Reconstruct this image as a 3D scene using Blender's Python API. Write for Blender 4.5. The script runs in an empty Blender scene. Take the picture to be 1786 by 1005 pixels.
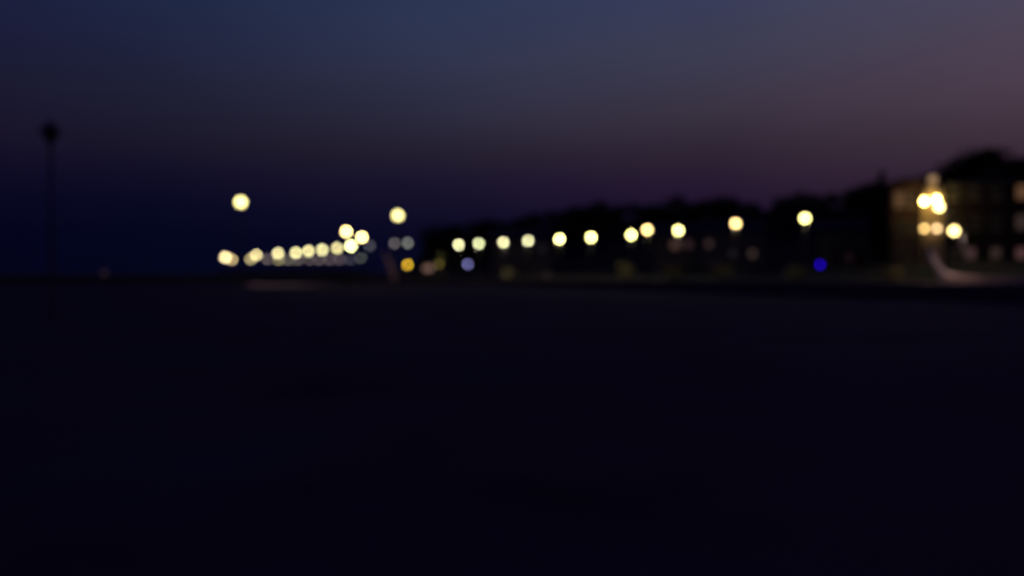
import bpy, math, random
from mathutils import Vector, Matrix

C = bpy.context.scene.collection
SC = bpy.context.scene
random.seed(7)

# ------------------------------------------------------------------ camera
EYE = 2.7                      # eye height above mean beach level
FPX = 1389.0                   # focal length in photograph pixels (28 mm on a 36 mm wide frame)
PITCH = math.atan(24.5 / FPX)  # looking very slightly down
cam_data = bpy.data.cameras.new('camera')
cam = bpy.data.objects.new('camera', cam_data)
C.objects.link(cam)
cam.location = (0, 0, EYE)
cam.rotation_euler = (math.pi / 2 - PITCH, 0, 0)
cam_data.sensor_width = 36.0
cam_data.lens = 28.0
cam_data.clip_start = 0.05
cam_data.clip_end = 20000
cam_data.dof.use_dof = True            # the photographer missed the focus: sharp at arm's length only
cam_data.dof.focus_distance = 1.0
cam_data.dof.aperture_fstop = 1.76
cam_data.dof.aperture_blades = 0
SC.camera = cam

# ------------------------------------------------------------------ dusk sky
world = bpy.data.worlds.new('World')
SC.world = world
world.use_nodes = True
nt = world.node_tree
nt.nodes.clear()


def s2l(c):
    c = c / 255.0
    return c / 12.92 if c <= 0.04045 else ((c + 0.055) / 1.055) ** 2.4


def lin(rgb, k=1.0):
    return tuple(s2l(v) * k for v in rgb)


def N(tree, typ, **kw):
    n = tree.nodes.new(typ)
    for k, v in kw.items():
        setattr(n, k, v)
    return n


def math_node(tree, op, a, b=None, clamp=False):
    n = N(tree, 'ShaderNodeMath', operation=op, use_clamp=clamp)
    for i, v in enumerate((a, b)):
        if v is None:
            continue
        if isinstance(v, (int, float)):
            n.inputs[i].default_value = v
        else:
            tree.links.new(v, n.inputs[i])
    return n.outputs[0]


tc = N(nt, 'ShaderNodeTexCoord')
sep = N(nt, 'ShaderNodeSeparateXYZ')
nt.links.new(tc.outputs['Generated'], sep.inputs[0])
X, Y, Z = sep.outputs
elev = math_node(nt, 'ARCSINE', Z)                                   # radians
ev = math_node(nt, 'DIVIDE', elev, math.radians(60.0), clamp=True)
azim = math_node(nt, 'ARCTAN2', X, Y)                                # 0 ahead, + to the right
# distance in azimuth from where the sun went down (75 degrees to the right)
dl = math_node(nt, 'COSINE', math_node(nt, 'SUBTRACT', azim, math.radians(75)))
away = math_node(nt, 'DIVIDE', math_node(nt, 'ARCCOSINE', dl), math.pi)   # 0..1

E = [0.0, 2.5, 4.45, 6.5, 8.5, 11.3, 15.1, 18.9, 35.0, 60.0]          # elevations in degrees
SKY = {   # bearing in degrees: colours from the horizon up
    -33: [(4, 5, 28), (5, 6, 30), (9, 8, 34), (16, 13, 38), (25, 20, 41), (28, 27, 51), (28, 31, 61), (26, 34, 66), (18, 16, 65), (11, 5, 62)],
    -24: [(4, 6, 29), (5, 7, 31), (9, 9, 35), (17, 15, 39), (27, 24, 43), (32, 32, 53), (33, 38, 66), (30, 42, 72), (20, 19, 67), (11, 5, 62)],
    -5: [(5, 7, 32), (10, 9, 35), (18, 15, 41), (27, 22, 46), (37, 32, 49), (45, 44, 64), (49, 54, 80), (46, 57, 87), (25, 24, 71), (12, 5, 63)],
    14: [(14, 10, 38), (22, 14, 42), (30, 19, 46), (40, 27, 50), (48, 38, 54), (60, 53, 69), (63, 63, 85), (59, 64, 95), (30, 27, 74), (13, 5, 63)],
    32: [(38, 24, 44), (42, 27, 46), (47, 31, 49), (56, 40, 55), (65, 50, 63), (77, 62, 78), (77, 69, 88), (74, 73, 98), (35, 29, 76), (14, 5, 63)],
    75: [(78, 48, 52), (82, 52, 56), (86, 56, 60), (90, 62, 66), (94, 70, 76), (96, 80, 90), (92, 86, 104), (84, 86, 110), (39, 31, 78), (15, 5, 64)],
}


def elev_ramp(cols):
    r = N(nt, 'ShaderNodeValToRGB')
    cr = r.color_ramp
    cr.interpolation = 'LINEAR'
    while len(cr.elements) < len(E):
        cr.elements.new(0.5)
    for el, e, c in zip(sorted(cr.elements, key=lambda q: q.position), E, cols):
        el.position = e / 60.0
    for el, e, c in zip(cr.elements, E, cols):
        el.position = e / 60.0
        el.color = (*lin(c), 1)
    nt.links.new(ev, r.inputs[0])
    return r.outputs[0]


bear = sorted(SKY, reverse=True)          # 75 .. -33, walking away from the sunset
prev = elev_ramp(SKY[bear[0]])
for hi, lo in zip(bear, bear[1:]):
    mr = N(nt, 'ShaderNodeMapRange')
    mr.inputs['From Min'].default_value = (75 - hi) / 180.0
    mr.inputs['From Max'].default_value = (75 - lo) / 180.0
    nt.links.new(away, mr.inputs['Value'])
    mx = N(nt, 'ShaderNodeMix', data_type='RGBA')
    nt.links.new(mr.outputs[0], mx.inputs[0])
    nt.links.new(prev, mx.inputs[6])
    nt.links.new(elev_ramp(SKY[lo]), mx.inputs[7])
    prev = mx.outputs[2]
# very faint unevenness of thin high cloud
mp = N(nt, 'ShaderNodeMapping')
mp.inputs['Scale'].default_value = (2.0, 2.0, 4.5)
nt.links.new(tc.outputs['Generated'], mp.inputs[0])
nz = N(nt, 'ShaderNodeTexNoise')
nz.inputs['Scale'].default_value = 1.6
nz.inputs['Detail'].default_value = 4.0
nt.links.new(mp.outputs[0], nz.inputs['Vector'])
thin = N(nt, 'ShaderNodeMapRange')
thin.inputs['From Min'].default_value = 0.3
thin.inputs['From Max'].default_value = 0.7
thin.inputs['To Min'].default_value = 0.955
thin.inputs['To Max'].default_value = 1.045
nt.links.new(nz.outputs['Fac'], thin.inputs['Value'])
vm = N(nt, 'ShaderNodeVectorMath', operation='SCALE')
nt.links.new(prev, vm.inputs[0])
nt.links.new(thin.outputs[0], vm.inputs['Scale'])
bg = N(nt, 'ShaderNodeBackground')
bg.inputs['Strength'].default_value = 0.935
nt.links.new(vm.outputs[0], bg.inputs['Color'])
wo = N(nt, 'ShaderNodeOutputWorld')
nt.links.new(bg.outputs[0], wo.inputs['Surface'])

# ------------------------------------------------------------------ picture settings
SC.view_settings.view_transform = 'Standard'
SC.view_settings.look = 'None'
SC.view_settings.exposure = 0.0
SC.view_settings.gamma = 1.0
SC.view_settings.use_curve_mapping = False
SC.render.film_transparent = False
cy = SC.cycles
cy.use_adaptive_sampling = False
cy.use_denoising = True
cy.denoiser = 'OPENIMAGEDENOISE'
cy.denoising_input_passes = 'RGB_ALBEDO_NORMAL'
cy.sample_clamp_direct = 0.0
cy.sample_clamp_indirect = 2.0
cy.max_bounces = 4
cy.diffuse_bounces = 2
cy.use_light_tree = True
cy.filter_width = 2.0

# ------------------------------------------------------------------ helpers
_F = Vector((0, math.cos(PITCH), -math.sin(PITCH)))
_U = Vector((0, math.sin(PITCH), math.cos(PITCH)))


def at(px, py, d):
    """World point seen at photograph pixel (px, py), d metres ahead."""
    v = _F + Vector((1, 0, 0)) * ((px - 893) / FPX) + _U * ((502.5 - py) / FPX)
    v *= d / v.y
    return Vector((v.x, v.y, v.z + EYE))


class MB:
    def __init__(self):
        self.v, self.f = [], []

    def add(self, vs, fs):
        o = len(self.v)
        self.v += [tuple(p) for p in vs]
        self.f += [tuple(o + i for i in q) for q in fs]
        return self

    def box(self, x0, x1, y0, y1, z0, z1, m=None):
        vs = [Vector((x, y, z)) for z in (z0, z1) for y in (y0, y1) for x in (x0, x1)]
        if m is not None:
            vs = [m @ p for p in vs]
        return self.add(vs, [(0, 2, 3, 1), (4, 5, 7, 6), (0, 1, 5, 4), (2, 6, 7, 3), (0, 4, 6, 2), (1, 3, 7, 5)])

    def lathe(self, prof, n=12, c=(0, 0, 0), rot=0.0):
        cx, cy_, cz = c
        vs, fs = [], []
        for r, z in prof:
            for i in range(n):
                a = rot + 2 * math.pi * i / n
                vs.append((cx + r * math.cos(a), cy_ + r * math.sin(a), cz + z))
        k = len(prof)
        for j in range(k - 1):
            for i in range(n):
                fs.append((j * n + i, j * n + (i + 1) % n, (j + 1) * n + (i + 1) % n, (j + 1) * n + i))
        fs.append(tuple(reversed(range(n))))
        fs.append(tuple((k - 1) * n + i for i in range(n)))
        return self.add(vs, fs)

    def sphere(self, r, n=16, m=10, c=(0, 0, 0), sz=1.0):
        return self.lathe([(max(1e-3, r * math.sin(math.pi * j / m)), -r * sz * math.cos(math.pi * j / m)) for j in range(m + 1)], n, c)

    def tube(self, pts, rad, n=8):
        pts = [Vector(p) for p in pts]
        rs = rad if isinstance(rad, (list, tuple)) else [rad] * len(pts)
        vs, fs = [], []
        for i, p in enumerate(pts):
            t = (pts[min(i + 1, len(pts) - 1)] - pts[max(i - 1, 0)]).normalized()
            up = Vector((0, 0, 1)) if abs(t.z) < 0.9 else Vector((1, 0, 0))
            a = t.cross(up).normalized()
            b = a.cross(t)
            for j in range(n):
                w = 2 * math.pi * j / n
                vs.append(p + (a * math.cos(w) + b * math.sin(w)) * rs[i])
        for i in range(len(pts) - 1):
            for j in range(n):
                fs.append((i * n + j, i * n + (j + 1) % n, (i + 1) * n + (j + 1) % n, (i + 1) * n + j))
        fs.append(tuple(reversed(range(n))))
        fs.append(tuple((len(pts) - 1) * n + j for j in range(n)))
        return self.add(vs, fs)

    def mesh(self, name, smooth=False):
        me = bpy.data.meshes.new(name)
        me.from_pydata(self.v, [], self.f)
        me.update()
        if smooth:
            for p in me.polygons:
                p.use_smooth = True
        return me


def link(name, me, mat=None, parent=None, loc=(0, 0, 0), rz=0.0, own=False):
    """Link a mesh datablock as an object; own=True keeps the material on the object (shared mesh)."""
    if isinstance(me, MB):
        me = me.mesh(name)
    if mat is not None and len(me.materials) == 0:
        me.materials.append(mat)
    o = bpy.data.objects.new(name, me)
    C.objects.link(o)
    if own:
        o.material_slots[0].link = 'OBJECT'
        o.material_slots[0].material = mat
    o.location = loc
    o.rotation_euler = (0, 0, rz)
    if parent is not None:
        o.parent = parent
    return o


def tag(o, label, cat, group=None, kind=None):
    o['label'] = label
    o['category'] = cat
    if group:
        o['group'] = group
    if kind:
        o['kind'] = kind
    return o


def thing(name, label, cat, loc=(0, 0, 0), rz=0.0, group=None):
    o = bpy.data.objects.new(name, None)
    C.objects.link(o)
    o.location = loc
    o.rotation_euler = (0, 0, rz)
    o.empty_display_size = 0.3
    return tag(o, label, cat, group)


def struct(name, me, mat):
    o = link(name, me, mat)
    o['kind'] = 'structure'
    return o


def material(name, col, rough=0.8, var=0.25, scale=3.0, bump=0.0, metal=0.0, col2=None):
    m = bpy.data.materials.new(name)
    m.use_nodes = True
    t = m.node_tree
    b = t.nodes['Principled BSDF']
    b.inputs['Roughness'].default_value = rough
    b.inputs['Metallic'].default_value = metal
    b.inputs['Specular IOR Level'].default_value = 0.5 if rough < 0.6 else 0.15
    t_c = N(t, 'ShaderNodeTexCoord')
    n = N(t, 'ShaderNodeTexNoise')
    n.inputs['Scale'].default_value = scale
    n.inputs['Detail'].default_value = 6
    t.links.new(t_c.outputs['Object'], n.inputs['Vector'])
    r = N(t, 'ShaderNodeValToRGB')
    r.color_ramp.elements[0].position = 0.3
    r.color_ramp.elements[1].position = 0.7
    c2 = col2 or tuple(min(1, c * (1 + var)) for c in col)
    r.color_ramp.elements[0].color = (*[c * (1 - var) for c in col], 1)
    r.color_ramp.elements[1].color = (*c2, 1)
    t.links.new(n.outputs['Fac'], r.inputs[0])
    t.links.new(r.outputs[0], b.inputs['Base Color'])
    if bump:
        bp = N(t, 'ShaderNodeBump')
        bp.inputs['Strength'].default_value = bump
        t.links.new(n.outputs['Fac'], bp.inputs['Height'])
        t.links.new(bp.outputs[0], b.inputs['Normal'])
    return m


_em = {}


def glow(rgb, strength=1.0):
    """A surface that gives off light: lamp globes, lit windows."""
    key = tuple(round(c * strength, 4) for c in rgb)
    if key not in _em:
        m = bpy.data.materials.new('lamp_glow')
        m.use_nodes = True
        t = m.node_tree
        t.nodes.clear()
        e = N(t, 'ShaderNodeEmission')
        mx = max(key) or 1.0
        e.inputs['Color'].default_value = (*[k / mx for k in key], 1)
        e.inputs['Strength'].default_value = mx
        o = N(t, 'ShaderNodeOutputMaterial')
        t.links.new(e.outputs[0], o.inputs['Surface'])
        _em[key] = m
    return _em[key]


M = {
    'sand': material('damp_sand', (0.066, 0.047, 0.064), 0.95, 0.3, 0.35, 0.25),
    'paving': material('worn_paving', (0.11, 0.092, 0.085), 0.85, 0.2, 0.8, 0.1),
    'stone': material('sea_wall_stone', (0.11, 0.095, 0.085), 0.9, 0.35, 1.2, 0.3),
    'coping': material('coping_stone', (0.24, 0.20, 0.185), 0.85, 0.2, 2.0, 0.2),
    'render': material('painted_render', (0.60, 0.49, 0.46), 0.8, 0.12, 1.5, 0.1),
    'grey_paint': material('weathered_grey_paint', (0.11, 0.09, 0.11), 0.8, 0.2, 4.0),
    'iron': material('dark_iron', (0.018, 0.019, 0.022), 0.55, 0.3, 6.0, 0.0, 0.3),
    'timber': material('weathered_timber', (0.06, 0.048, 0.04), 0.85, 0.35, 2.5, 0.2),
    'grass': material('hill_grass', (0.030, 0.040, 0.018), 0.95, 0.4, 0.1, 0.2),
    'leaf': material('dark_foliage', (0.028, 0.042, 0.016), 0.7, 0.4, 0.6),
    'leaf2': material('garden_foliage', (0.085, 0.085, 0.042), 0.65, 0.35, 1.5),
    'bark': material('bark', (0.05, 0.038, 0.03), 0.9, 0.3, 4.0, 0.3),
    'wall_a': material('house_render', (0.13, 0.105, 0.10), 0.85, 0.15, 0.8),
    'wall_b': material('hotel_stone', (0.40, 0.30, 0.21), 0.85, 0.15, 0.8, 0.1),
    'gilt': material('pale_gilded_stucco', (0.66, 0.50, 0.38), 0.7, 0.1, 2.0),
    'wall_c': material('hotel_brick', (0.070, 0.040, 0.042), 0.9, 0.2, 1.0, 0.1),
    'wall_d': material('hotel_brick_shaded', (0.028, 0.019, 0.026), 0.95, 0.2, 1.0, 0.1),  # darker copy of the brick: the main block's shade is in the colour
    'slate': material('slate', (0.04, 0.042, 0.05), 0.7, 0.25, 2.0, 0.1),
    'frame': material('painted_frame', (0.35, 0.34, 0.33), 0.6, 0.08, 3.0),
    'glass': material('dark_glass', (0.012, 0.013, 0.018), 0.08, 0.1, 1.0),
    'cloth': material('banner_cloth', (0.62, 0.44, 0.47), 0.8, 0.12, 2.5),
    'boat': material('boat_paint', (0.30, 0.28, 0.28), 0.5, 0.1, 2.0),
    'kiosk': material('kiosk_paint', (0.12, 0.10, 0.09), 0.7, 0.15, 2.0),
}
water = material('sea_water', (0.004, 0.006, 0.012), 0.12, 0.2, 0.05)
_t = water.node_tree
_w = N(_t, 'ShaderNodeTexNoise')
_w.inputs['Scale'].default_value = 0.9
_w.inputs['Detail'].default_value = 5
_tc = N(_t, 'ShaderNodeTexCoord')
_t.links.new(_tc.outputs['Object'], _w.inputs['Vector'])
_b = N(_t, 'ShaderNodeBump')
_b.inputs['Strength'].default_value = 0.8
_b.inputs['Distance'].default_value = 0.6
_t.links.new(_w.outputs['Fac'], _b.inputs['Height'])
_t.links.new(_b.outputs[0], _t.nodes['Principled BSDF'].inputs['Normal'])

# ------------------------------------------------------------------ ground, sea, promenade
PROM_Z = 1.8
PD = Vector((-0.481, 0.877))       # along the promenade, away from the camera
PN = Vector((0.877, 0.481))        # inland
P0 = Vector((33.2, 90.2))


def prom_s(x, y):                   # inland distance from the lamp line
    return (Vector((x, y)) - P0).dot(PN)


def smooth(a, b, v):
    t = min(1, max(0, (v - a) / (b - a)))
    return t * t * (3 - 2 * t)


def beach_z(x, y):
    z = 1.0 - 0.75 * smooth(0, 60, math.hypot(x, y)) + 0.40 * smooth(90, 150, y)
    z += 0.05 * math.sin(x * 0.9 + 1.7 * math.sin(y * 0.21)) + 0.07 * math.sin(y * 0.43 + x * 0.11)
    z -= 3.0 * smooth(172, 215, y) + 2.6 * smooth(-190, -260, x)
    return z


mb = MB()
xs = [-320 + i * 4 for i in range(141)]
ys = [-40 + j * 2.5 for j in range(105)]
for y in ys:
    for x in xs:
        mb.v.append((x, y, beach_z(x, y)))
nx = len(xs)
for j in range(len(ys) - 1):
    for i in range(nx - 1):
        a = j * nx + i
        mb.f.append((a, a + 1, a + nx + 1, a + nx))
me = mb.mesh('beach', True)
struct('beach', me, M['sand'])

sea = MB()
sea.add([(-9000, -500, -0.35), (9000, -500, -0.35), (9000, 12000, -0.35), (-9000, 12000, -0.35)], [(0, 1, 2, 3)])
struct('sea', sea, water)


def pl(t, s, z):
    q = P0 + PD * t + PN * s
    return Vector((q.x, q.y, z))


T0, T1 = -70.0, 104.0
prom = MB()
SEG = 58
for i in range(SEG + 1):
    t = T0 + (T1 - T0) * i / SEG
    for s in (-3.2, 4.0, 16.0):
        prom.v.append(tuple(pl(t, s, PROM_Z)))
for i in range(SEG):
    for k in range(2):
        a = i * 3 + k
        prom.f.append((a, a + 1, a + 4, a + 3))
struct('promenade', prom, M['paving'])

# sea wall with separate coping stones
sw = thing('sea_wall', 'long dark stone sea wall with pale coping edging the promenade above the beach', 'sea wall', pl(0, -3.5, 0))
org = sw.location.copy()
body = MB()
wv = []
for i in range(SEG + 1):
    t = T0 + (T1 - T0) * i / SEG
    for s, z in ((-3.2, PROM_Z - 0.01), (-3.85, PROM_Z - 0.22), (-4.25, -1.2)):
        body.v.append(tuple(pl(t, s, z) - org))
for i in range(SEG):
    for k in range(2):
        a = i * 3 + k
        body.f.append((a, a + 3, a + 4, a + 1))
link('wall', body, M['stone'], sw)
cop = MB().box(-0.74, 0.74, -0.38, 0.38, -0.2, 0.1).mesh('coping_stone')
ang = math.atan2(PD.y, PD.x)
for i in range(int((T1 - T0) / 1.5)):
    o = link('coping_stone', cop, M['coping'], sw, pl(T0 + 0.75 + i * 1.5, -3.55, PROM_Z + random.uniform(-.012, .012)) - org, ang + random.uniform(-.006, .006))

# dark harbour wall closing the beach on the left, the pier starts from it
HW = 174.0
hw = thing('harbour_wall', 'low dark harbour wall closing off the far left of the beach', 'wall', (-120, HW, 0))
bm_ = MB().box(-150, 105, 0, 3.0, -2, 2.35)
link('wall', bm_, M['stone'], hw)
cs = MB().box(-1.22, 1.22, -0.18, 0.7, 0, 0.22).mesh('coping_stone')
for i in range(90):
    link('coping_stone', cs, M['coping'], hw, (-118 + i * 2.5, 0, 2.351), random.uniform(-.006, .006))

# ------------------------------------------------------------------ wooded hillside
SIL = [(700, 470), (745, 400), (780, 391), (800, 392), (850, 388), (890, 384), (915, 378), (960, 370), (1010, 359), (1040, 356), (1090, 357),
       (1130, 359), (1160, 355), (1185, 346), (1200, 352), (1230, 353), (1275, 346), (1310, 361), (1335, 364), (1370, 350), (1400, 340), (1460, 336),
       (1500, 330), (1540, 322), (1600, 314), (1635, 301), (1650, 289), (1690, 273), (1720, 264), (1786, 266), (1900, 250), (2300, 250)]
CRD = [(700, 290), (900, 300), (1300, 270), (1560, 235), (1700, 200), (2300, 170)]


def interp(tab, x):
    if x <= tab[0][0]:
        return tab[0][1]
    for (a, va), (b, vb) in zip(tab, tab[1:]):
        if x <= b:
            return va + (vb - va) * (x - a) / (b - a)
    return tab[-1][1]


def ray_prom(px, s):
    """Distance ahead at which bearing px crosses the line s metres inland of the promenade lamps."""
    k = (px - 893) / FPX
    return (s + P0.dot(PN)) / (k * PN.x + PN.y)


TREE_H = 5.5


def land_z(px, d):
    d0 = ray_prom(px, 15.0)
    dc = interp(CRD, px)
    d0 = min(d0, dc - 70)
    zc = EYE + (478 - interp(SIL, px)) * dc / FPX - TREE_H + 1.0
    bank = interp([(700, 2.2), (1350, 2.6), (1560, 3.6), (1620, 4.0), (2300, 4.0)], px)
    tab = [(d0 - 1.5, PROM_Z - 0.4), (d0, PROM_Z + 0.05), (d0 + 9, bank), (d0 + 48, bank + 0.8), (dc, max(zc, bank + .8) if px > 735 else zc), (dc + 90, zc * 0.9), (dc + 240, -3)]
    return interp(tab, d)


hill = MB()
cols = list(range(690, 2301, 14))
FR = [-1.5, 0, 4, 9, 20, 34, 48]
for px in cols:
    d0 = min(ray_prom(px, 15.0), interp(CRD, px) - 70)
    dc = interp(CRD, px)
    ds = [d0 + f for f in FR] + [d0 + 48 + (dc - d0 - 48) * q for q in (.2, .4, .6, .8, 1.0)] + [dc + 45, dc + 90, dc + 160, dc + 240]
    for d in ds:
        k = (px - 893) / FPX
        z = land_z(px, d)
        if d > d0 + 20:
            z += 0.6 * math.sin(px * .05 + d * .13) + 0.4 * math.sin(px * .11 - d * .07)
        hill.v.append((k * d, d, z))
R = len(FR) + 9
for i in range(len(cols) - 1):
    for j in range(R - 1):
        a = i * R + j
        hill.f.append((a, a + R, a + R + 1, a + 1))
struct('hillside', hill.mesh('hillside', True), M['grass'])


# ------------------------------------------------------------------ trees
def tree_meshes(h, w, leaves, kind, seed):
    rg = random.Random(seed)
    tr = MB()
    lean = rg.uniform(-.04, .04) * h
    tr.tube([(0, 0, -0.6), (lean * .3, 0, h * .25), (lean * .7, lean * .3, h * .5), (lean, lean * .4, h * .82)], [h * .035, h * .026, h * .018, h * .006], 7)
    for k in range(6):
        a = k * 1.05 + rg.uniform(-.3, .3)
        z0 = h * rg.uniform(.28, .55)
        L = w * rg.uniform(.3, .5)
        tr.tube([(lean * .5, lean * .2, z0), (lean * .5 + L * .5 * math.cos(a), L * .5 * math.sin(a), z0 + h * .1), (lean * .5 + L * math.cos(a), L * math.sin(a), z0 + h * .2)], [h * .012, h * .008, h * .003], 5)
    cr = MB()
    lobes = []
    for k in range(11):
        a = rg.uniform(0, 6.28)
        rr = w * .5 * rg.uniform(.1, .72)
        lobes.append((rr * math.cos(a), rr * math.sin(a), h * rg.uniform(.22, .88), w * rg.uniform(.17, .29)))
    for k in range(leaves):
        if kind == 'cone':
            q = rg.random() ** .6
            z = h * (1.02 - q * .92)
            a = rg.uniform(0, 6.28)
            rr = w * .5 * (q ** .8) * rg.uniform(.35, 1.0)
            p = Vector((rr * math.cos(a), rr * math.sin(a), z))
        else:
            lx, ly, lz, lr = rg.choice(lobes)
            d = Vector((rg.gauss(0, 1), rg.gauss(0, 1), rg.gauss(0, 1))).normalized() * lr * rg.uniform(.45, 1.05)
            p = Vector((lx, ly, lz)) + Vector((d.x, d.y, d.z * .85))
        s = w * rg.uniform(.03, .06) * (2.6 if kind == 'cone' else 1)
        u = Vector((rg.gauss(0, 1), rg.gauss(0, 1), rg.gauss(0, 1))).normalized()
        v = u.orthogonal().normalized() * s
        u = u * s
        cr.add([p - u, p + v * .6, p + u, p - v * .6], [(0, 1, 2, 3)])
    return tr.mesh('trunk'), cr.mesh('crown')


KINDS = [tree_meshes(9.0, 9.0, 900, 'round', 1), tree_meshes(9.0, 7.0, 800, 'round', 2), tree_meshes(9.0, 10.0, 1000, 'round', 3), tree_meshes(9.0, 7.5, 850, 'round', 4)]
CONE = tree_meshes(12.0, 2.6, 900, 'cone', 9)
SMALL = tree_meshes(4.2, 3.0, 700, 'round', 12)


def put_tree(ms, loc, sc, rz, label, group=None, leaf='leaf', name='tree', cat='tree', sxy=1.0):
    t = thing(name, label, cat, loc, rz, group)
    t.scale = (sc * sxy, sc * sxy, sc)
    link('trunk', ms[0], M['bark'], t)
    link('crown', ms[1], M[leaf], t)
    return t


MARKS = [(752, 'the left end of the headland'), (775, 'the greenish small tree'), (800, 'the farthest promenade lamp'), (835, 'the greenish promenade lamp'), (878, 'the third promenade lamp'),
         (921, 'the fourth promenade lamp'), (950, 'the pale planter'), (976, 'the fifth promenade lamp'), (1005, 'the gap before the lone promenade lamp'), (1031, 'the lone promenade lamp'), (1066, 'the wide gap after the lone lamp'),
         (1101, 'the whiter lamp of the close pair'), (1129, 'the yellower lamp of the close pair'), (1155, 'the gap after the close pair'), (1183, 'the lamp over the pinkish window'), (1212, 'the pinkish house gable'),
         (1236, 'the left dim round window'), (1262, 'the olive shrub by the yellow lamp'), (1283, 'the warm yellow promenade lamp'), (1312, 'the right dim round window'), (1345, 'the dip in the ridge'), (1375, 'the gap before the last lamp'),
         (1404, 'the last promenade lamp'), (1432, 'the blue beacon'), (1465, 'the unlit house by the beacon'), (1500, 'the right gable of the unlit house'), (1540, 'the slim cypress'), (1567, 'the lit wing window'), (1595, 'the wing roof end'),
         (1623, 'the floodlit turret'), (1664, 'the street lamp right of the turret'), (1692, 'the first dim hotel window'), (1715, 'the hotel chimney'), (1736, 'the second dim hotel window'), (1780, 'the brownish lit upper hotel window'), (1825, 'the right part of the hotel roof')]
used = {}
px = 748.0
while px < 1850:
    dc = interp(CRD, px)
    special = None
    top = interp(SIL, px)
    d = dc + random.uniform(-6, 6)
    g = land_z(px, d)
    q = at(px, top, d)
    h = max(5.5, q.z - g) + random.uniform(-.8, .5)
    mk = min(MARKS, key=lambda m: abs(m[0] - px))
    df = px - mk[0]
    where = 'straight above' if abs(df) < 7.5 else ('a little left of' if df < 0 else 'a little right of')
    base = 'dark crest tree ' + where + ' ' + mk[1]
    n_same = used.get(base, 0)
    used[base] = n_same + 1
    lb = base.replace('dark crest tree', ('dark crest tree', 'dark crest tree farther out and', 'dark crest tree farthest out and')[min(n_same, 2)])
    gr = 'trees along the dark crest'
    put_tree(random.choice(KINDS), (q.x, d, g - .2), h / 9.0, random.uniform(0, 6.28), lb, gr, sxy=random.uniform(1.0, 1.3))
    px += 15 * 270 / dc * random.uniform(.8, 1.15)
# the wood under the crest reads as one mass
wood = MB()
for k in range(110):
    px = 765 + k * 9.6 + random.uniform(-8, 8)
    dc = interp(CRD, px)
    d0 = ray_prom(px, 15.0)
    d = d0 + (dc - d0) * random.uniform(.62, .97)
    g = land_z(px, d)
    sc = random.uniform(.55, .85)
    mt = Matrix.Translation(((px - 893) / FPX * d, d, g - .3)) @ Matrix.Rotation(random.uniform(0, 6.28), 4, 'Z') @ Matrix.Diagonal((sc * 1.2, sc * 1.2, sc, 1))
    for me_ in random.choice(KINDS):
        wood.add([mt @ v.co for v in me_.vertices], [tuple(p.vertices) for p in me_.polygons])
wd = link('woodland', wood, M['leaf'])
tag(wd, 'dark woodland covering the slope between the houses and the crest', 'woodland', kind='stuff')
# the two crowns that stand proud of the crest and the slim spire-like one
for px, top, lb in ((1184, 338, 'narrow dark tree poking above the crest over the promenade lamps'),
                    (1274, 342, 'broad dark tree standing proud of the crest beside a dip in the ridge')):
    d = interp(CRD, px) - 4
    g = land_z(px, d)
    q = at(px, top, d)
    put_tree(KINDS[1], (q.x, d, g - .2), (q.z - g) / 9.0 * 1.08, 1.0, lb, sxy=.95)
q = at(1538, 302, 150)
g = land_z(1540, 150)
put_tree(CONE, (q.x, 150, g - .2), (q.z - g + .6) / 12.0, 0, 'slim dark cypress rising like a spike left of the hotel wing', name='cypress_tree', sxy=1.5)

# ------------------------------------------------------------------ lamps
COC = 21.5     # blur disc in photograph pixels


def post_meshes(h, top_r):
    shaft = MB().lathe([(.13, .5), (.12, .62), (.085, .7), (.075, h * .5), (.06, h - top_r - .16)], 10).mesh('shaft')
    base = MB().lathe([(.26, -.3), (.26, .08), (.2, .12), (.18, .4), (.21, .44), (.16, .5), (.13, .502)], 12).mesh('base')
    z = h - top_r
    coll = MB().lathe([(.06, z - .17), (.11, z - .14), (.11, z - .08), (.2, z - .02), (.2, z + .03)], 12).mesh('collar')
    fin = MB().lathe([(.16, h + top_r - .035), (.11, h + top_r + .03), (.03, h + top_r + .08), (.035, h + top_r + .13), (.005, h + top_r + .2)], 10).mesh('finial')
    return base, shaft, coll, fin


_globes = {}


def globe_mesh(r):
    r = round(r, 3)
    if r not in _globes:
        me = MB().sphere(r, 16, 10).mesh('globe', True)
        me.materials.append(M['glass'])
        _globes[r] = me
    return _globes[r]


_posts = {}


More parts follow.
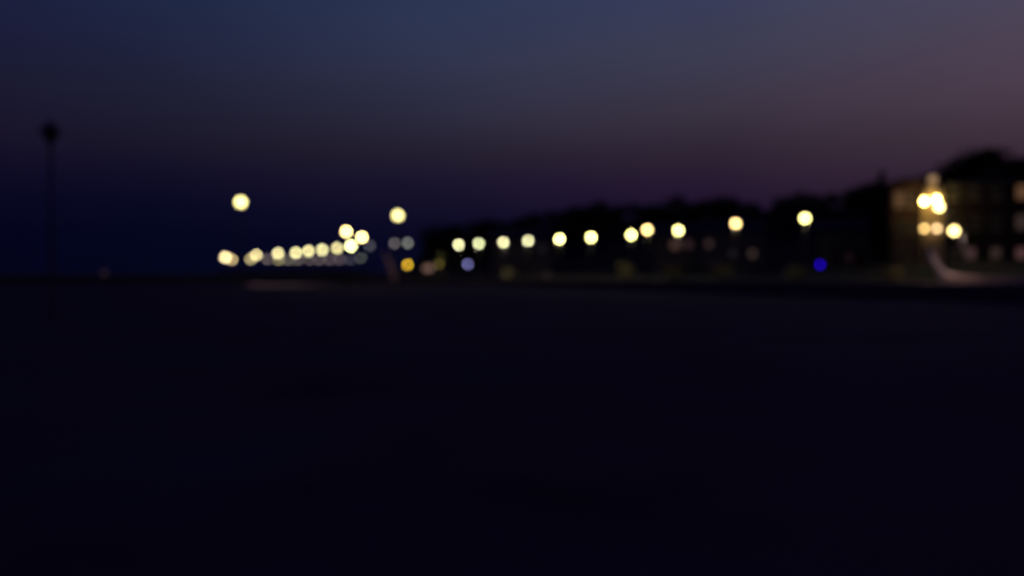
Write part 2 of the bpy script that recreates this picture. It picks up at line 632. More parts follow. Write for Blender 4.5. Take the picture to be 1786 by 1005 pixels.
def lamp(px, py, d, dia, colour, label, group=None, ground=None, name='street_lamp', cat='street lamp', over=1.0, gmin=.30, down=0):
    """Globe lamp on an iron post, its globe centre where the photograph shows it."""
    p = at(px, py, d)
    gpx = max(dia - COC, gmin * FPX / d * 2)            # size of the globe itself, the rest is blur
    r = min(.85, gpx * d / FPX / 2)
    gpx = 2 * r * FPX / d
    k = over * max(1.0, (COC / gpx) ** 2)
    if ground is None:
        ground = PROM_Z
    h = round(p.z - ground, 1)
    key = (h, round(r, 2))
    if key not in _posts:
        _posts[key] = post_meshes(h, r)
    t = thing(name, label, cat, (p.x, p.y, p.z - h), 0, group)
    b, s, c, f = _posts[key]
    link('base', b, M['iron'], t)
    link('shaft', s, M['iron'], t)
    link('collar', c, M['iron'], t)
    link('globe', globe_mesh(r), glow(colour, k), t, (0, 0, h), own=True)
    link('finial', f, M['iron'], t)
    if down:  # added fitting and spot that brighten the shrubs and paving below
        side = Vector((-PN.x, -PN.y, 0)) * .34
        link('added_downlight', MB().tube([Vector((0, 0, h - r - .1)), side + Vector((0, 0, h - r - .1))], .03, 6).lathe([(.12, h - r - .06), (.17, h - r - .15)], 10, side), M['iron'], t)
        li = bpy.data.lights.new('lamp_spot', 'SPOT')
        li.energy = down
        li.color = (1.0, .80, .50)
        li.spot_size = math.radians(128)
        li.spot_blend = .6
        li.shadow_soft_size = .1
        lo = bpy.data.objects.new('lamp_spot', li)
        C.objects.link(lo)
        lo.parent = t
        lo.location = side + Vector((0, 0, h - r - .17))
        lo.rotation_euler = Vector((PN.x * .55, PN.y * .55, -1)).to_track_quat('-Z', 'Y').to_euler()
    return t


WARM = (3.0, 2.3, 0.82)       # saturates to pale yellow
WHITE = (2.8, 2.55, 0.86)
AMBER = (1.45, 1.02, 0.30)

# the promenade row, from the far end to the near one
ROW = [(800, 427, 24, (1.0, .97, .52), 'farthest lit globe lamp of the promenade row, left end beside the lavender light'),
       (835, 425, 24, (.83, .88, .47), 'slightly dim greenish globe lamp, second from the far end of the promenade row'),
       (878, 423, 24, (.98, .93, .50), 'pale globe lamp third from the far end of the promenade row'),
       (921, 420, 24, (.92, .90, .49), 'pale globe lamp fourth from the far end of the promenade row'),
       (976, 417, 25, WHITE, 'bright globe lamp fifth from the far end of the promenade row'),
       (1031, 414, 26, WHITE, 'bright globe lamp standing alone before the close pair on the promenade'),
       (1101, 410, 25, WHITE, 'whiter and lower globe lamp of the close pair on the promenade'),
       (1129, 401, 29, (2.3, 1.6, .58), 'yellower and larger globe lamp of the close pair on the promenade'),
       (1183, 402, 26, WHITE, 'bright globe lamp above the pinkish lit house window'),
       (1283, 390, 30, (2.2, 1.5, .56), 'warm yellow globe lamp between the house with dim windows and the last lamp'),
       (1404, 381, 29, WHITE, 'bright globe lamp on the promenade above the blue beacon')]
for px, py, dia, col, lb in ROW:
    lamp(px, py, 8750.7 / (478 - py), dia, col, lb, 'lit globe lamps along the promenade', down=1000 * ((478 - 410) / (478 - py)) ** 3)

# the pier row, from the landing out to the pier head
PIER_Z = 3.0
PIER = [(612, 429, 24, (2.2, 2.3, .95), 'whitest globe lamp at the landward start of the pier row'),
        (588, 433, 24, (.86, .76, .34), 'slightly dim yellow pier lamp next to the white one'),
        (562, 436, 24, (.92, .84, .40), 'pale yellow pier lamp third from the landward end'),
        (538, 438, 24, (.98, .88, .40), 'pale yellow pier lamp touching its left neighbour in the middle of the row'),
        (516, 441, 24, (.92, .84, .38), 'pale yellow pier lamp lower left of the touching pair'),
        (485, 442, 24, (.90, .80, .38), 'pale yellow pier lamp standing apart in the outer half of the row'),
        (447, 445, 23, (.78, .66, .30), 'tan yellow pier lamp second from the pier head'),
        (393, 449, 28, (1.25, 1.0, .48), 'bright globe lamp at the pier head, last of the pier row')]
for px, py, dia, col, lb in PIER:
    lamp(px, py, 8750.7 / (478 - py), dia, col, lb, 'lit globe lamps along the pier', PIER_Z, gmin=.46)

# lamps nearer than the pier, on the sand in front of it
for px, py, dia, col, lb, gz, d in (
        (604, 404, 28, WARM, 'bright warm globe lamp on a tall post, topmost of the cluster by the pier landing', None, 118.0),
        (631, 414, 26, WARM, 'bright warm globe lamp right of the white one by the pier landing', None, 137.0)):
    p = at(px, py, d)
    lamp(px, py, d, dia, col, lb, None, beach_z(p.x, p.y))

# faint ones
for px, py, v, lb in ((645, 429, (.045, .045, .05), 'faint grey lamp half hidden beside the warm lamp at the pier landing'),
                      (688, 425, (.085, .075, .07), 'faint brownish grey lamp, left one of the dim pair under the second mast light'),
                      (711, 424, (.125, .13, .11), 'faint greenish grey lamp, right one of the dim pair above the amber beacon')):
    lamp(px, py, HW + 1.5, 22, v, lb, 'faint lamps on the harbour wall', 2.36)
MOLE = [(405, 453, (.42, .31, .14), 'tan lamp on the mole just right of the pier head lamp'),
        (437, 452, (.36, .29, .13), 'tan lamp on the mole touching the second pier lamp'),
        (466, 452, (.085, .065, .06), 'faint brown lamp in the gap between two outer pier lamps'),
        (486, 453, (.20, .17, .08), 'dim olive lamp directly under the lone outer pier lamp'),
        (503, 453, (.085, .075, .055), 'faint brown mole lamp right of the lone outer pier lamp'), (520, 453, (.075, .058, .05), 'faint brown mole lamp under the left lamp of the touching pier lamps'), (539, 453, (.075, .058, .052), 'faint brown mole lamp under the right lamp of the touching pier lamps'),
        (557, 453, (.065, .05, .048), 'faint brown mole lamp under the third pier lamp'), (575, 453, (.065, .05, .048), 'faint brown mole lamp between the second and third pier lamps'), (593, 453, (.055, .042, .045), 'faint mole lamp just right below the second pier lamp'), (612, 453, (.035, .033, .045), 'faintest greyish mole lamp straight below the white pier lamp'),
        (630, 450, (.06, .065, .05), 'faint greenish grey lamp at the landward end of the mole row')]
for px, py, v, lb in MOLE:
    lamp(px, py, 320, 21, v, lb or 'faint brown lamp in the even row low behind the pier lamps', 'dim lamps along the distant mole', 2.2, gmin=.56)

mole = thing('mole', 'distant dark stone mole carrying the row of faint lamps', 'breakwater', (-85, 320, 0))
link('wall', MB().box(-34, 36, -2.5, 2.5, -3, 2.0), M['stone'], mole)
link('parapet', MB().box(-34, 36, 1.6, 2.4, 2.0, 2.9), M['stone'], mole)

# two lighting masts
def mast(px, py, d, r, col, over, label):
    p = at(px, py, d)
    g = beach_z(p.x, p.y)
    h = p.z - g
    t = thing('lighting_mast', label, 'lighting mast', (p.x, p.y, g), 0)
    link('base', MB().lathe([(.5, -.4), (.5, .25), (.3, .3), (.28, .55), (.2, .56)], 12), M['iron'], t)
    link('shaft', MB().lathe([(.2, .55), (.17, h * .4), (.12, h - r - .1)], 10), M['iron'], t)
    link('collar', MB().lathe([(.12, h - r - .2), (.3, h - r - .12), (.34, h - r + .06)], 12), M['iron'], t)
    link('globe', MB().sphere(r, 20, 12).mesh('globe', True), glow(col, over), t, (0, 0, h))
    link('cap', MB().lathe([(.42, h + r - .07), (.3, h + r + .06), (.04, h + r + .16), (.01, h + r + .4)], 12), M['iron'], t)
    return t, h


mast_l, mh = mast(420, 353, 150, .70, (6.2, 5.3, 1.9), 1.2, 'tall mast with the largest light, alone high above the outer pier lamps')
mast_r, _h = mast(694, 376, 150, .64, (5.8, 5.0, 1.85), 1.2, 'tall mast with a big light standing alone above the dim pair of lamps')
fl = thing('floodlight', 'small floodlight bracketed to the left tall mast, aimed down at the sand', 'floodlight')
fl.location = mast_l.location + Vector((.18, -.18, mh - 3.2))
link('bracket', MB().tube([(-.18, .18, 0), (.1, -.1, 0), (.25, -.25, -.1)], .05, 6), M['iron'], fl)
link('housing', MB().lathe([(.08, .22), (.2, .16), (.26, -.12), (.27, -.125)], 10, (.3, -.3, -.22)), M['iron'], fl)
sp = bpy.data.lights.new('floodlight_beam', 'SPOT')
sp.energy = 17000
sp.color = (1.0, .72, .58)
sp.spot_size = math.radians(62)
sp.spot_blend = 1.0
sp.shadow_soft_size = .12
so = bpy.data.objects.new('floodlight_beam', sp)
C.objects.link(so)
so.parent = fl
so.location = (.3, -.3, -.42)
tgt = at(500, 497, 150)
dv = Vector((tgt.x, 148, .6)) - (fl.location + so.location)
so.rotation_euler = dv.to_track_quat('-Z', 'Y').to_euler()

# the big unlit lamp post on the left
p = at(88, 210, 42)
g = beach_z(p.x, p.y)
h = p.z - g
ul = thing('unlit_lamp_post', 'tall dark unlit lamp post with a hooded lantern standing alone far left', 'lamp post', (p.x, p.y, g))
link('base', MB().lathe([(.24, -.4), (.24, .25), (.19, .3), (.17, 1.1), (.2, 1.15), (.12, 1.3)], 12), M['grey_paint'], ul)
link('shaft', MB().lathe([(.12, 1.3), (.10, h * .5), (.085, h - 1.1)], 12), M['grey_paint'], ul)
link('bracket', MB().tube([(-.42, 0, h - .62), (-.2, 0, h - 1.16), (.2, 0, h - 1.16), (.42, 0, h - .62)], .035, 6), M['grey_paint'], ul)
link('glass_body', MB().lathe([(.26, h - 1.12), (.40, h - .62)], 6), M['glass'], ul)
ribs = MB()
for k in range(6):
    a = k * math.pi / 3
    ribs.tube([(.21 * math.cos(a), .21 * math.sin(a), h - 1.12), (.40 * math.cos(a), .40 * math.sin(a), h - .61)], .025, 4)
link('frame', ribs, M['iron'], ul)
link('hood', MB().lathe([(.55, h - .66), (.53, h - .57), (.36, h - .36), (.22, h - .24), (.14, h - .1), (.05, h - .05), (.01, h + .04)], 12), M['iron'], ul)

# ------------------------------------------------------------------ pier
a = Vector((-35.0, HW + .5))
b = Vector((-113.0, 312.0))
ax = (b - a).normalized()
L = (b - a).length
pr = thing('pier', 'long dark timber pier on piles running out to sea under the lamp row', 'pier', (a.x, a.y, 0), math.atan2(ax.y, ax.x))
link('deck', MB().box(-2, L, -3.4, 3.4, PIER_Z - .35, PIER_Z), M['timber'], pr)
for s in (-2.6, 2.6):
    link('beam', MB().box(1, L - .3, s - .2, s + .2, PIER_Z - .9, PIER_Z - .352), M['timber'], pr)
pile = MB().lathe([(.26, -5.0), (.22, PIER_Z - .36)], 8).mesh('pile')
for k in range(14):
    for s in (-2.6, 2.6):
        link('pile', pile, M['timber'], pr, (6 + k * (L - 9) / 13, s * 1.13, 0))
for s in (-3.25, 3.25):
    rl = MB()
    for k in range(int(L / 2.5)):
        rl.box(k * 2.5 - .05, k * 2.5 + .05, s - .05, s + .05, PIER_Z, PIER_Z + 1.1)
    for z in (.45, .8, 1.12):
        rl.box(-2, L, s - .035, s + .035, PIER_Z + z, PIER_Z + z + .06)
    link('railing', rl, M['iron'], pr)

# ------------------------------------------------------------------ things by the landing
# leaning feather flag
p0 = at(684, 492, 143)
p1 = at(668, 438, 143)
ground = beach_z(p0.x, 143)
ff = thing('feather_flag', 'pale pinkish feather flag leaning to the left on the sand by the amber beacon', 'flag', (p0.x, 143, ground))
dx, dz = p1.x - p0.x, p1.z - ground
pole = [(dx * q ** 1.4, 0, dz * q) for q in (-.04 if False else 0, .25, .5, .75, 1.0)]
link('pole', MB().tube([(0, 0, -.5)] + pole, [.04, .04, .035, .03, .025, .02], 6), M['iron'], ff)
cl = MB()
rows = 12
for i in range(rows + 1):
    q = .14 + .86 * i / rows
    w = .95 * (1 - .75 * max(0, (q - .72) / .28) ** 2)
    for j in range(5):
        u = j / 4
        cl.v.append((dx * q ** 1.4 + .05 + w * u, .07 * math.sin(u * 5 + i * .7), dz * q - .35 * u * u))
n0 = len(cl.v)
cl.v += [(x, y + .012, z) for x, y, z in cl.v]
for i in range(rows):
    for j in range(4):
        k = i * 5 + j
        cl.f.append((k, k + 1, k + 6, k + 5))
        cl.f.append((n0 + k, n0 + k + 5, n0 + k + 6, n0 + k + 1))
link('cloth', cl, M['cloth'], ff)
link('foot', MB().box(-.5, .5, -.5, .5, -.2, .08), M['iron'], ff)


def beacon(px, py, d, r, col, label, ground, name, cat):
    p = at(px, py, d)
    h = p.z - ground
    t = thing(name, label, cat, (p.x, d, ground))
    link('base', MB().lathe([(.2, -.25), (.2, .1), (.1, .14)], 10), M['iron'], t)
    link('post', MB().lathe([(.06, .12), (.05, h - r)], 10), M['iron'], t)
    link('collar', MB().lathe([(.05, h - r - .06), (.13, h - r - .02), (.13, h - r + .04)], 10), M['iron'], t)
    g_px = 2 * r * FPX / d
    link('globe', MB().sphere(r, 14, 9).mesh('globe', True), glow(col, (COC / g_px) ** 2), t, (0, 0, h))
    return t


beacon(711, 462, 142, .27, (.58, .34, .012), 'amber beacon globe on a post right of the leaning flag', beach_z(-18, 142), 'beacon', 'beacon')
gl = beacon(766, 461, 160, .24, (.048, .036, .007), 'weak yellow garden light on a post under the greenish small tree', beach_z(-14, 158), 'garden_light', 'garden light')
beacon(816, 461, 158, .27, (.105, .10, .25), 'pale lavender light on a low post below the farthest promenade lamps', beach_z(-8, 158), 'marker_light', 'marker light')
beacon(1430, 462, 108, .21, (.006, 0, .27), 'deep blue beacon on a low post below the last promenade lamp', PROM_Z, 'beacon', 'beacon')

# kiosk with a lit hatch
p = at(747, 468, 152)
kg = beach_z(p.x, 152)
hz = p.z - kg
kk = thing('kiosk', 'small dark kiosk with a softly lit pinkish serving hatch right of the amber beacon', 'kiosk', (p.x, 152, kg))
kw = MB()
kw.box(-1.5, -.8, 0, .1, 0, 3.6).box(.8, 1.5, 0, .1, 0, 3.6).box(-.8, .8, 0, .1, 0, hz - .45).box(-.8, .8, 0, .1, hz + .45, 3.6)
kw.box(-1.5, -1.4, .102, 2.2, 0, 3.6).box(1.4, 1.5, .102, 2.2, 0, 3.6).box(-1.398, 1.398, 2.1, 2.2, 0, 3.6)
link('wall', kw, M['kiosk'], kk)
link('roof', MB().add([(-1.8, -.4, 3.602), (1.8, -.4, 3.602), (1.8, 2.5, 3.602), (-1.8, 2.5, 3.602), (-1.0, .6, 4.3), (1.0, .6, 4.3), (1.0, 1.5, 4.3), (-1.0, 1.5, 4.3)],
                      [(3, 2, 1, 0), (4, 5, 6, 7), (0, 1, 5, 4), (1, 2, 6, 5), (2, 3, 7, 6), (3, 0, 4, 7)]), M['slate'], kk)
link('hatch', MB().box(-.78, .78, .06, .09, hz - .43, hz + .43), glow((.30, .175, .135)), kk)
link('counter', MB().box(-.95, .95, -.35, -.002, hz - .53, hz - .46), M['timber'], kk)

# spot added above the garden light to brighten the small tree's crown
up = bpy.data.lights.new('added_tree_spot', 'SPOT')
up.energy = 420
up.color = (.95, 1.0, .55)
up.spot_size = math.radians(70)
up.spot_blend = .8
up.shadow_soft_size = .08
uo = bpy.data.objects.new('added_tree_spot', up)
C.objects.link(uo)
uo.parent = gl
_h = at(766, 461, 160).z - gl.location.z
uo.location = (0, -.1, _h + .3)
uo.rotation_euler = (at(768, 436, 162) - gl.location - uo.location).to_track_quat('-Z', 'Y').to_euler()
# small tree by the garden light and shrubs along the inner edge of the promenade
gz = beach_z(-15, 161.5)
t = put_tree(SMALL, (at(768, 470, 162).x, 162, gz - .1), 1.68, .4, 'small greenish lit tree left of the farthest promenade lamps', leaf='leaf2', sxy=.62)
SHR = tree_meshes(2.2, 3.0, 500, 'round', 21)
for px, s, sc, lb in ((888, 4.5, 1.0, 'low brownish shrub under the third and fourth promenade lamps'),
                      (1093, 7.8, 1.45, 'olive lit shrub below the close pair of promenade lamps'),
                      (1174, 5.5, 1.1, 'dim olive shrub below the house with the pinkish window'),
                      (1262, 1.8, 1.15, 'olive lit shrub left of the warm yellow promenade lamp'),
                      (1385, 1.8, 1.0, 'dim olive shrub left of the blue beacon'),
                      (1560, 9, 1.0, 'dim brown shrub below the left wing of the hotel')):
    d = ray_prom(px, s)
    put_tree(SHR, ((px - 893) / FPX * d, d, PROM_Z - .25), sc, px * .1, lb, 'shrubs along the promenade', 'leaf2', 'shrub', 'shrub')
# pale planter
d = ray_prom(953, 1.0)
pp = thing('planter', 'faint pale tub planter on the promenade between the fourth and fifth lamps', 'planter', (at(953, 478, d).x, d, PROM_Z + .004))
link('tub', MB().lathe([(.5, 0), (.72, .85), (.78, .86), (.78, .98), (.66, .98), (.6, .8)], 16), M['render'], pp)
lv = MB()
for k in range(160):
    u = Vector((random.gauss(0, 1), random.gauss(0, 1), abs(random.gauss(0, 1)))).normalized()
    c0 = Vector((0, 0, .9)) + u * random.uniform(.3, .75)
    w = u.orthogonal().normalized() * .09
    x_ = u.cross(w)
    lv.add([c0 - w, c0 + x_, c0 + w, c0 - x_], [(0, 1, 2, 3)])
link('foliage', lv, M['leaf2'], pp)

# ------------------------------------------------------------------ houses behind the promenade
def window(parent, x, z, w, h, y=0.0, lit=None):
    """A window on the front (y = 0 facing -y): frame with its pane and sill."""
    fr = MB()
    b_ = .09
    fr.box(-w / 2, w / 2, -.06, .05, h / 2 - b_, h / 2).box(-w / 2, w / 2, -.06, .05, -h / 2, -h / 2 + b_)
    fr.box(-w / 2, -w / 2 + b_, -.06, .05, -h / 2 + b_, h / 2 - b_).box(w / 2 - b_, w / 2, -.06, .05, -h / 2 + b_, h / 2 - b_)
    fr.box(-.03, .03, -.05, .04, -h / 2 + b_, h / 2 - b_).box(-w / 2 + b_, -.03, -.05, .04, -.03, .03).box(.03, w / 2 - b_, -.05, .04, -.03, .03)
    f = link('window', fr, M['frame'], parent, (x, y, z))
    link('pane', MB().box(-w / 2 + .05, w / 2 - .05, -.012, .012, -h / 2 + .05, h / 2 - .05), glow(lit) if lit else M['glass'], f)
    link('sill', MB().box(-w / 2 - .1, w / 2 + .1, -.2, .0, -h / 2 - .1, -h / 2 - .004), M['frame'], f)
    return f


def house(px0, px1, d, top, label, wins, wall='wall_a', rz=0.0):
    c = (px0 + px1) / 2
    rz = -math.atan((c - 893) / FPX)
    cr = math.cos(rz)
    w = (px1 - px0) * d / FPX * cr
    g = land_z(c, d) - .3
    zt = EYE + (478 - top) * d / FPX - g
    t = thing('house', label, 'house', ((c - 893) / FPX * d, d, g), rz)
    ev_ = zt * .72
    dp = 8.0
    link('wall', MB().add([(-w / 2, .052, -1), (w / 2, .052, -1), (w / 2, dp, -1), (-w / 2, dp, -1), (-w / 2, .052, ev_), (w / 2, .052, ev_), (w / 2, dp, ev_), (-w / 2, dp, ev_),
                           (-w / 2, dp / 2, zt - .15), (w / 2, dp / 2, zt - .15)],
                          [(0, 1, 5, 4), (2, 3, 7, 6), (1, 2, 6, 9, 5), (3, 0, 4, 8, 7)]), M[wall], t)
    o_ = .45
    rf = link('roof', MB().add([(-w / 2 - o_, -.5, ev_ - .2), (w / 2 + o_, -.5, ev_ - .2), (w / 2 + o_, dp / 2, zt), (-w / 2 - o_, dp / 2, zt), (w / 2 + o_, dp + .5, ev_ - .2), (-w / 2 - o_, dp + .5, ev_ - .2),
                                (-w / 2 - o_, -.5, ev_ - .05), (w / 2 + o_, -.5, ev_ - .05), (w / 2 + o_, dp / 2, zt + .15), (-w / 2 - o_, dp / 2, zt + .15), (w / 2 + o_, dp + .5, ev_ - .05), (-w / 2 - o_, dp + .5, ev_ - .05)],
                               [(0, 3, 2, 1), (3, 5, 4, 2), (6, 7, 8, 9), (9, 8, 10, 11), (0, 1, 7, 6), (4, 5, 11, 10), (1, 2, 8, 7), (2, 4, 10, 8), (3, 0, 6, 9), (5, 3, 9, 11)]), M['slate'], t)
    link('chimney', MB().box(w * .28, w * .28 + .8, dp / 2 - .4, dp / 2 + .4, zt - .8, zt + 1.2), M['wall_c'], rf)
    dr = link('door', MB().box(-.5, .5, -.02, .048, 0, 2.1), M['timber'], t, (w * .08, 0, .35))
    link('handle', MB().sphere(.04, 8, 6, (.38, -.06, 1.0)), M['frame'], dr)
    for (wpx, wpy, ww, wh, lit) in wins:
        x = (wpx - c) * d / FPX * cr
        z = EYE + (478 - wpy) * d / FPX - g
        window(t, x, z, ww, wh, 0.0, lit)
    return t


house(858, 962, 200, 395, 'dark house with all windows unlit behind the fourth promenade lamp',
      [(880, 440, 1.2, 1.6, (.012, .008, .011)), (905, 440, 1.2, 1.6, None), (945, 433, 1.4, 1.6, (.014, .010, .018)), (880, 464, 1.2, 1.6, None), (945, 464, 1.2, 1.6, None)])
house(1140, 1216, 178, 388, 'dark house with a wide softly pinkish lit upper window below a bright lamp',
      [(1178, 427, 2.1, 1.9, (.082, .043, .034)), (1200, 426, 1.7, 1.9, (.038, .018, .023)), (1157, 427, 1.2, 1.6, None), (1157, 456, 1.2, 1.6, None), (1196, 456, 1.2, 1.6, None)])
house(1222, 1334, 170, 380, 'dark house with two very dim round-looking window lights behind the warm yellow lamp',
      [(1236, 425, 1.3, 1.5, (.062, .036, .036)), (1278, 443, 1.1, 1.5, (.022, .017, .022)), (1312, 443, 1.2, 1.4, (.085, .055, .045)), (1262, 425, 1.1, 1.5, None), (1300, 412, 1.1, 1.4, None), (1240, 455, 1.2, 1.6, None)])
house(1418, 1512, 148, 378, 'dark unlit house behind the blue beacon',
      [(1440, 420, 1.2, 1.6, None), (1465, 420, 1.2, 1.6, None), (1480, 449, 1.1, 1.4, (.016, .007, .010)), (1440, 450, 1.2, 1.6, None), (1498, 420, 1.2, 1.6, None)], 'wall_c')

# ------------------------------------------------------------------ hotel with the floodlit turret
HD = 132.0
K = HD / FPX
HC = 1623.0
g = 3.6
hx = (HC - 893) * K
HA = -math.atan((HC - 893) / FPX)
hotel = thing('hotel', 'large dark hotel with a golden floodlit turret and a few dim windows', 'hotel', (hx, HD, g), HA)
HCOS, HSIN = math.cos(HA), math.sin(HA)


def hp(px, py):           # photograph pixel to hotel front coordinates
    k = (px - 893) / FPX
    x = (k * HD - hx) / (HCOS - k * HSIN)
    return x, EYE + (478 - py) * (HD + x * HSIN) / FPX - g


xl, zl = hp(1552, 318)
zl = hp(1580, 316)[1]
xa, _ = hp(1606, 0)
xb, _ = hp(1644, 0)
xr, zr = hp(1905, 312)
zr = hp(1720, 312)[1]
link('wing', MB().box(xl, xa - .01, .06, 12, -2, zl), M['wall_c'], hotel)
wr = link('roof', MB().add([(xl - .3, -.3, zl + .002), (xa - .01, -.3, zl + .002), (xa - .01, 12.3, zl + .002), (xl - .3, 12.3, zl + .002), (xl + 1.5, 4, zl + 1.0), (xa - .01, 4, zl + 1.0), (xa - .01, 8, zl + 1.0), (xl + 1.5, 8, zl + 1.0)],
                           [(3, 2, 1, 0), (4, 5, 6, 7), (0, 1, 5, 4), (1, 2, 6, 5), (2, 3, 7, 6), (3, 0, 4, 7)]), M['slate'], hotel)
zr = hp(1720, 318)[1]
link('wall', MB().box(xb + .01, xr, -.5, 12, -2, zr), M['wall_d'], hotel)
rf = link('roof', MB().add([(xb + .01, -.9, zr + .002), (xr + .4, -.9, zr + .002), (xr + .4, 12.3, zr + .002), (xb + .01, 12.3, zr + .002), (xb + 1, 4, zr + .7), (xr - 1.5, 4, zr + .7), (xr - 1.5, 8, zr + .7), (xb + 1, 8, zr + .7)],
                           [(3, 2, 1, 0), (4, 5, 6, 7), (0, 1, 5, 4), (1, 2, 6, 5), (2, 3, 7, 6), (3, 0, 4, 7)]), M['slate'], hotel)
for cx_ in (xb + 7, xb + 16):
    link('chimney', MB().box(cx_, cx_ + 1.4, 5.2, 6.4, zr + .4, zr + 2.4), M['wall_c'], rf)
# turret: square shaft, cornice, ogee cupola, open lantern, finial
_, z_c = hp(HC, 346)
_, z_s = hp(HC, 321)
_, z_l = hp(HC, 308)
_, z_t = hp(HC, 301)
xc = (xa + xb) / 2
hw_ = (xb - xa) / 2 - .02
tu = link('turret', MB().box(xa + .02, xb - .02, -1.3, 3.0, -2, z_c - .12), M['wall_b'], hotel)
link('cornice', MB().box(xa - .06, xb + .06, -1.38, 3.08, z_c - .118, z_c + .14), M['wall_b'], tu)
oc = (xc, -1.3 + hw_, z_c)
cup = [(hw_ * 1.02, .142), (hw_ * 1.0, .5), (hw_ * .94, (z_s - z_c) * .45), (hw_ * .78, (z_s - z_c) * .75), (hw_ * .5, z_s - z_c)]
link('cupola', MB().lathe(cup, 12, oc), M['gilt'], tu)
lan = MB().lathe([(.72, z_s - z_c + .002), (.72, z_s - z_c + .12), (.6, z_s - z_c + .15)], 10, oc).lathe([(.62, z_l - z_c - .15), (.74, z_l - z_c - .1), (.66, z_l - z_c)], 10, oc)
for k in range(10):
    aa = k * math.pi / 5
    lan.tube([(oc[0] + .6 * math.cos(aa), oc[1] + .6 * math.sin(aa), oc[2] + z_s - z_c + .12), (oc[0] + .6 * math.cos(aa), oc[1] + .6 * math.sin(aa), oc[2] + z_l - z_c - .12)], .06, 5)
link('lantern', lan, M['gilt'], tu)
link('added_lantern_glow', MB().lathe([(.55, z_s - z_c + .155), (.55, z_l - z_c - .155)], 10, oc), glow((.70, .46, .24)), tu)  # glow added to brighten the turret top that the lanterns hardly reach
link('finial', MB().lathe([(.42, z_l - z_c + .002), (.2, z_t - z_c - .3), (.05, z_t - z_c), (.015, z_t - z_c + .7)], 10, oc), M['gilt'], tu)
# windows
for wpx, wpy, ww, wh, lit, yy in (
        (1567, 349, 1.5, 2.6, (.105, .050, .026), 0.0), (1589, 349, 1.3, 2.4, (.030, .012, .008), 0.0), (1567, 396, 1.3, 2.3, None, 0.0), (1589, 396, 1.3, 2.3, None, 0.0), (1567, 434, 1.3, 2.3, None, 0.0), (1589, 434, 1.3, 2.3, None, 0.0),):
    x, z = hp(wpx, wpy)
    window(hotel, x, z, ww, wh, yy, lit)
LIT = {(1780, 336): (.13, .062, .030), (1780, 388): (.045, .028, .022), (1692, 442): (.075, .038, .040), (1736, 442): (.045, .028, .022), (1780, 442): (.10, .045, .042)}
for wpx in (1662, 1692, 1736, 1780, 1824, 1868):
    for wpy in (336, 388, 442):
        x, z = hp(wpx, wpy)
        if wpx == 1692 and wpy != 442:
            x += .6
        window(hotel, x, z, 1.5 if wpy < 440 else 1.35, 2.3 if wpy < 440 else 1.7, -.56, LIT.get((wpx, wpy)))
x, z = hp(1622, 435)
dr = link('door', MB().box(-.75, .75, -.06, -.002, 0, 2.5), M['timber'], hotel, (x, -1.3, .9))
link('handle', MB().sphere(.05, 8, 6, (.5, -.1, 1.1)), M['frame'], dr)


def wall_lantern(px, py, r, col, y, label):
    x, z = hp(px, py)
    t = thing('wall_lantern', label, 'wall lantern', (hx + x * HCOS - y * HSIN, HD + x * HSIN + y * HCOS, g + z), HA, 'lit lanterns on the hotel turret')
    link('bracket', MB().tube([(0, -1.35 - y, -.2), (0, .3, -.36), (0, .02, -r - .05)], .035, 6), M['iron'], t)
    link('plate', MB().box(-.12, .12, -1.36 - y, -1.302 - y, -.4, .05), M['iron'], t)
    gp = 2 * r / K
    link('globe', MB().sphere(r, 14, 9).mesh('globe', True), glow(col, max(1, (COC / gp) ** 2)), t)
    return t


wall_lantern(1611, 354, .27, (6.2, 4.3, 1.05), -2.9, 'bright lantern on the left side of the floodlit turret, upper pair')
wall_lantern(1632, 351, .27, (6.2, 4.4, 1.1), -2.9, 'bright lantern on the right side of the turret, overlapped by the street lamp')
wall_lantern(1611, 400, .27, (.70, .46, .16), -1.86, 'dimmer golden lantern under the bright left one on the turret')
wall_lantern(1633, 400, .27, (.66, .46, .22), -1.86, 'dimmer pale tan lantern right of the golden one, lower pair')

# ------------------------------------------------------------------ ramp wall and its lamps
RP = [(1830, 491, 72), (1786, 491, 74), (1740, 491, 77), (1700, 490, 80), (1668, 488, 83), (1650, 483, 87), (1640, 474, 92), (1633, 463, 98), (1627, 450, 104), (1622, 438, 110)]
pts = [at(*q) for q in RP]
fine = []
for i in range(len(pts) - 1):
    a_, b_, c_, d_ = pts[max(i - 1, 0)], pts[i], pts[i + 1], pts[min(i + 2, len(pts) - 1)]
    for k in range(4):
        u = k / 4
        fine.append(.5 * ((2 * b_) + (c_ - a_) * u + (2 * a_ - 5 * b_ + 4 * c_ - d_) * u * u + (3 * b_ - a_ - 3 * c_ + d_) * u ** 3))
fine.append(pts[-1])
rw = thing('ramp_wall', 'pale curved parapet wall sweeping down the bank and along the promenade at far right', 'wall', fine[0])
wl, cp = MB(), MB()
o0 = fine[0]
prof = [(-.16, .34), (-.2, -2.9), (.2, -2.9), (.16, .34)]
cprof = [(-.24, .342), (-.24, .46), (.24, .46), (.24, .342)]
for mbx, pf in ((wl, prof), (cp, cprof)):
    for i, q in enumerate(fine):
        tg = fine[min(i + 1, len(fine) - 1)] - fine[max(i - 1, 0)]
        nn = Vector((tg.y, -tg.x, 0)).normalized()
        for s, z in pf:
            mbx.v.append(tuple(q - o0 + nn * s + Vector((0, 0, z))))
    for i in range(len(fine) - 1):
        for j in range(4):
            mbx.f.append((i * 4 + j, i * 4 + (j + 1) % 4, i * 4 + 4 + (j + 1) % 4, i * 4 + 4 + j))
    mbx.f.append((3, 2, 1, 0))
    n_ = (len(fine) - 1) * 4
    mbx.f.append((n_, n_ + 1, n_ + 2, n_ + 3))
link('wall', wl, M['render'], rw)
link('coping', cp, M['render'], rw)


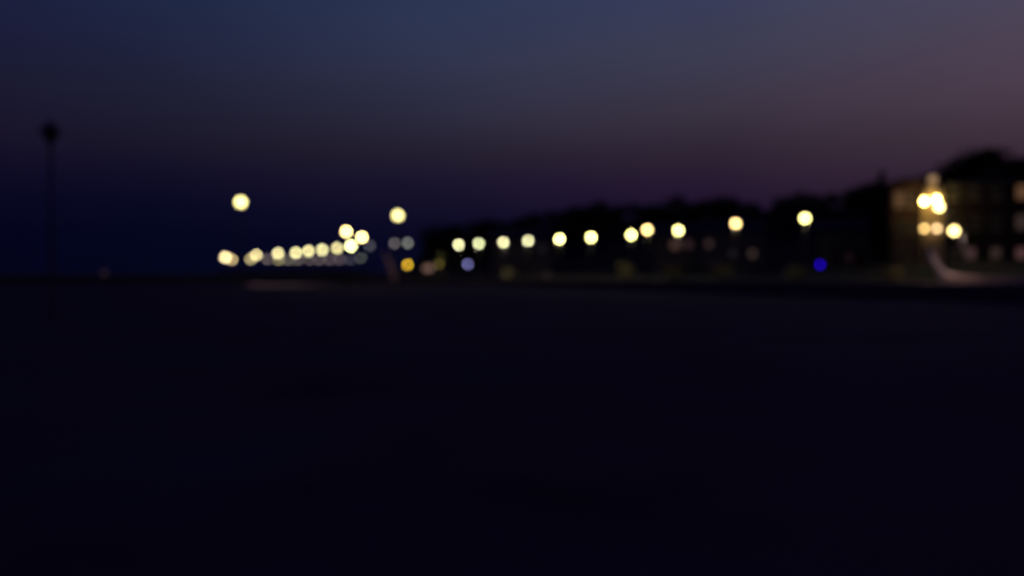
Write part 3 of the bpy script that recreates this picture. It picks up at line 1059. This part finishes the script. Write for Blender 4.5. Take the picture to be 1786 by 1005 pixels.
def arm_lamp(px, py, d, dia, col, label, ground, energy, over, arm):
    """Post with a short arm that carries the globe and sends light down."""
    p = at(px, py, d)
    r = max(.3, (dia - COC) * d / FPX / 2)
    h = p.z - ground
    t = thing('street_lamp', label, 'street lamp', (p.x + arm, p.y, ground), 0)
    link('base', MB().lathe([(.26, -.4), (.26, .1), (.18, .14), (.16, .6), (.1, .62)], 12), M['iron'], t)
    link('shaft', MB().lathe([(.1, .62), (.07, h + r + .1)], 10), M['iron'], t)
    link('arm', MB().tube([(0, 0, h + r + .1), (-arm * .3, 0, h + r + .42), (-arm * .75, 0, h + r + .4), (-arm, 0, h + r + .02)], .04, 8), M['iron'], t)
    link('globe', MB().sphere(r, 16, 10).mesh('globe', True), glow(col, over * max(1, (COC / (2 * r * FPX / d)) ** 2)), t, (-arm, 0, h))
    link('cap', MB().lathe([(r * .5, h + r * .9), (r * .35, h + r + .03), (.06, h + r + .1)], 10, (-arm, 0, 0)), M['iron'], t)
    li = bpy.data.lights.new('lamp_spot', 'SPOT')
    li.energy = energy
    li.color = (1.0, .66, .55)
    li.spot_size = math.radians(160)
    li.spot_blend = .35
    li.shadow_soft_size = .1
    lo = bpy.data.objects.new('lamp_spot', li)
    C.objects.link(lo)
    lo.parent = t
    lo.location = (-arm, 0, h - r - .12)
    lo.rotation_euler = Vector((PN.x * .35, PN.y * .35, -1)).to_track_quat('-Z', 'Y').to_euler()
    return t


arm_lamp(1664, 403, 82, 28, WARM, 'bright warm street lamp right of the lower lantern pair, over the curved parapet', PROM_Z - .1, 1150, 1.0, .9)
arm_lamp(1638, 361, 98, 27, (2.8, 2.4, .85), 'brightest street lamp in front of the floodlit turret', land_z(1640, 98) - .1, 300, 1.0, .9)

# ------------------------------------------------------------------ moored boat
p = at(184, 470, 300)
bt = thing('motor_boat', 'small moored motor boat with a faint reddish cabin light far out at left', 'boat', (p.x, 300, -.35), .25)
hl = MB()
for i, (x, w, zt) in enumerate(((-3.2, 1.0, 1.0), (-1.5, 1.25, .95), (.5, 1.25, 1.05), (2.2, .85, 1.25), (3.6, .06, 1.6))):
    hl.v += [(x, -w, zt), (x, -w * .75, .1), (x, 0, -.35), (x, w * .75, .1), (x, w, zt)]
for i in range(4):
    for j in range(4):
        k = i * 5 + j
        hl.f.append((k, k + 5, k + 6, k + 1))
    hl.f.append((i * 5 + 4, i * 5 + 9, i * 5 + 5, i * 5))
hl.f.append((0, 1, 2, 3, 4))
link('hull', hl, M['boat'], bt)
cb = link('cabin', MB().add([(-1.4, -.9, .96), (1.2, -.9, 1.04), (1.2, .9, 1.04), (-1.4, .9, .96), (-1.3, -.8, 4.0), (.7, -.8, 4.0), (.7, .8, 4.0), (-1.3, .8, 4.0)],
                            [(0, 1, 5, 4), (1, 2, 6, 5), (2, 3, 7, 6), (3, 0, 4, 7), (4, 5, 6, 7)]), M['boat'], bt)
link('window', MB().box(-1.1, .6, -.93, -.9, 2.9, 3.7), glow((.055, .027, .035)), cb)
link('mast', MB().tube([(-.6, 0, 4.0), (-.7, 0, 6.2)], [.05, .03], 6), M['iron'], bt)
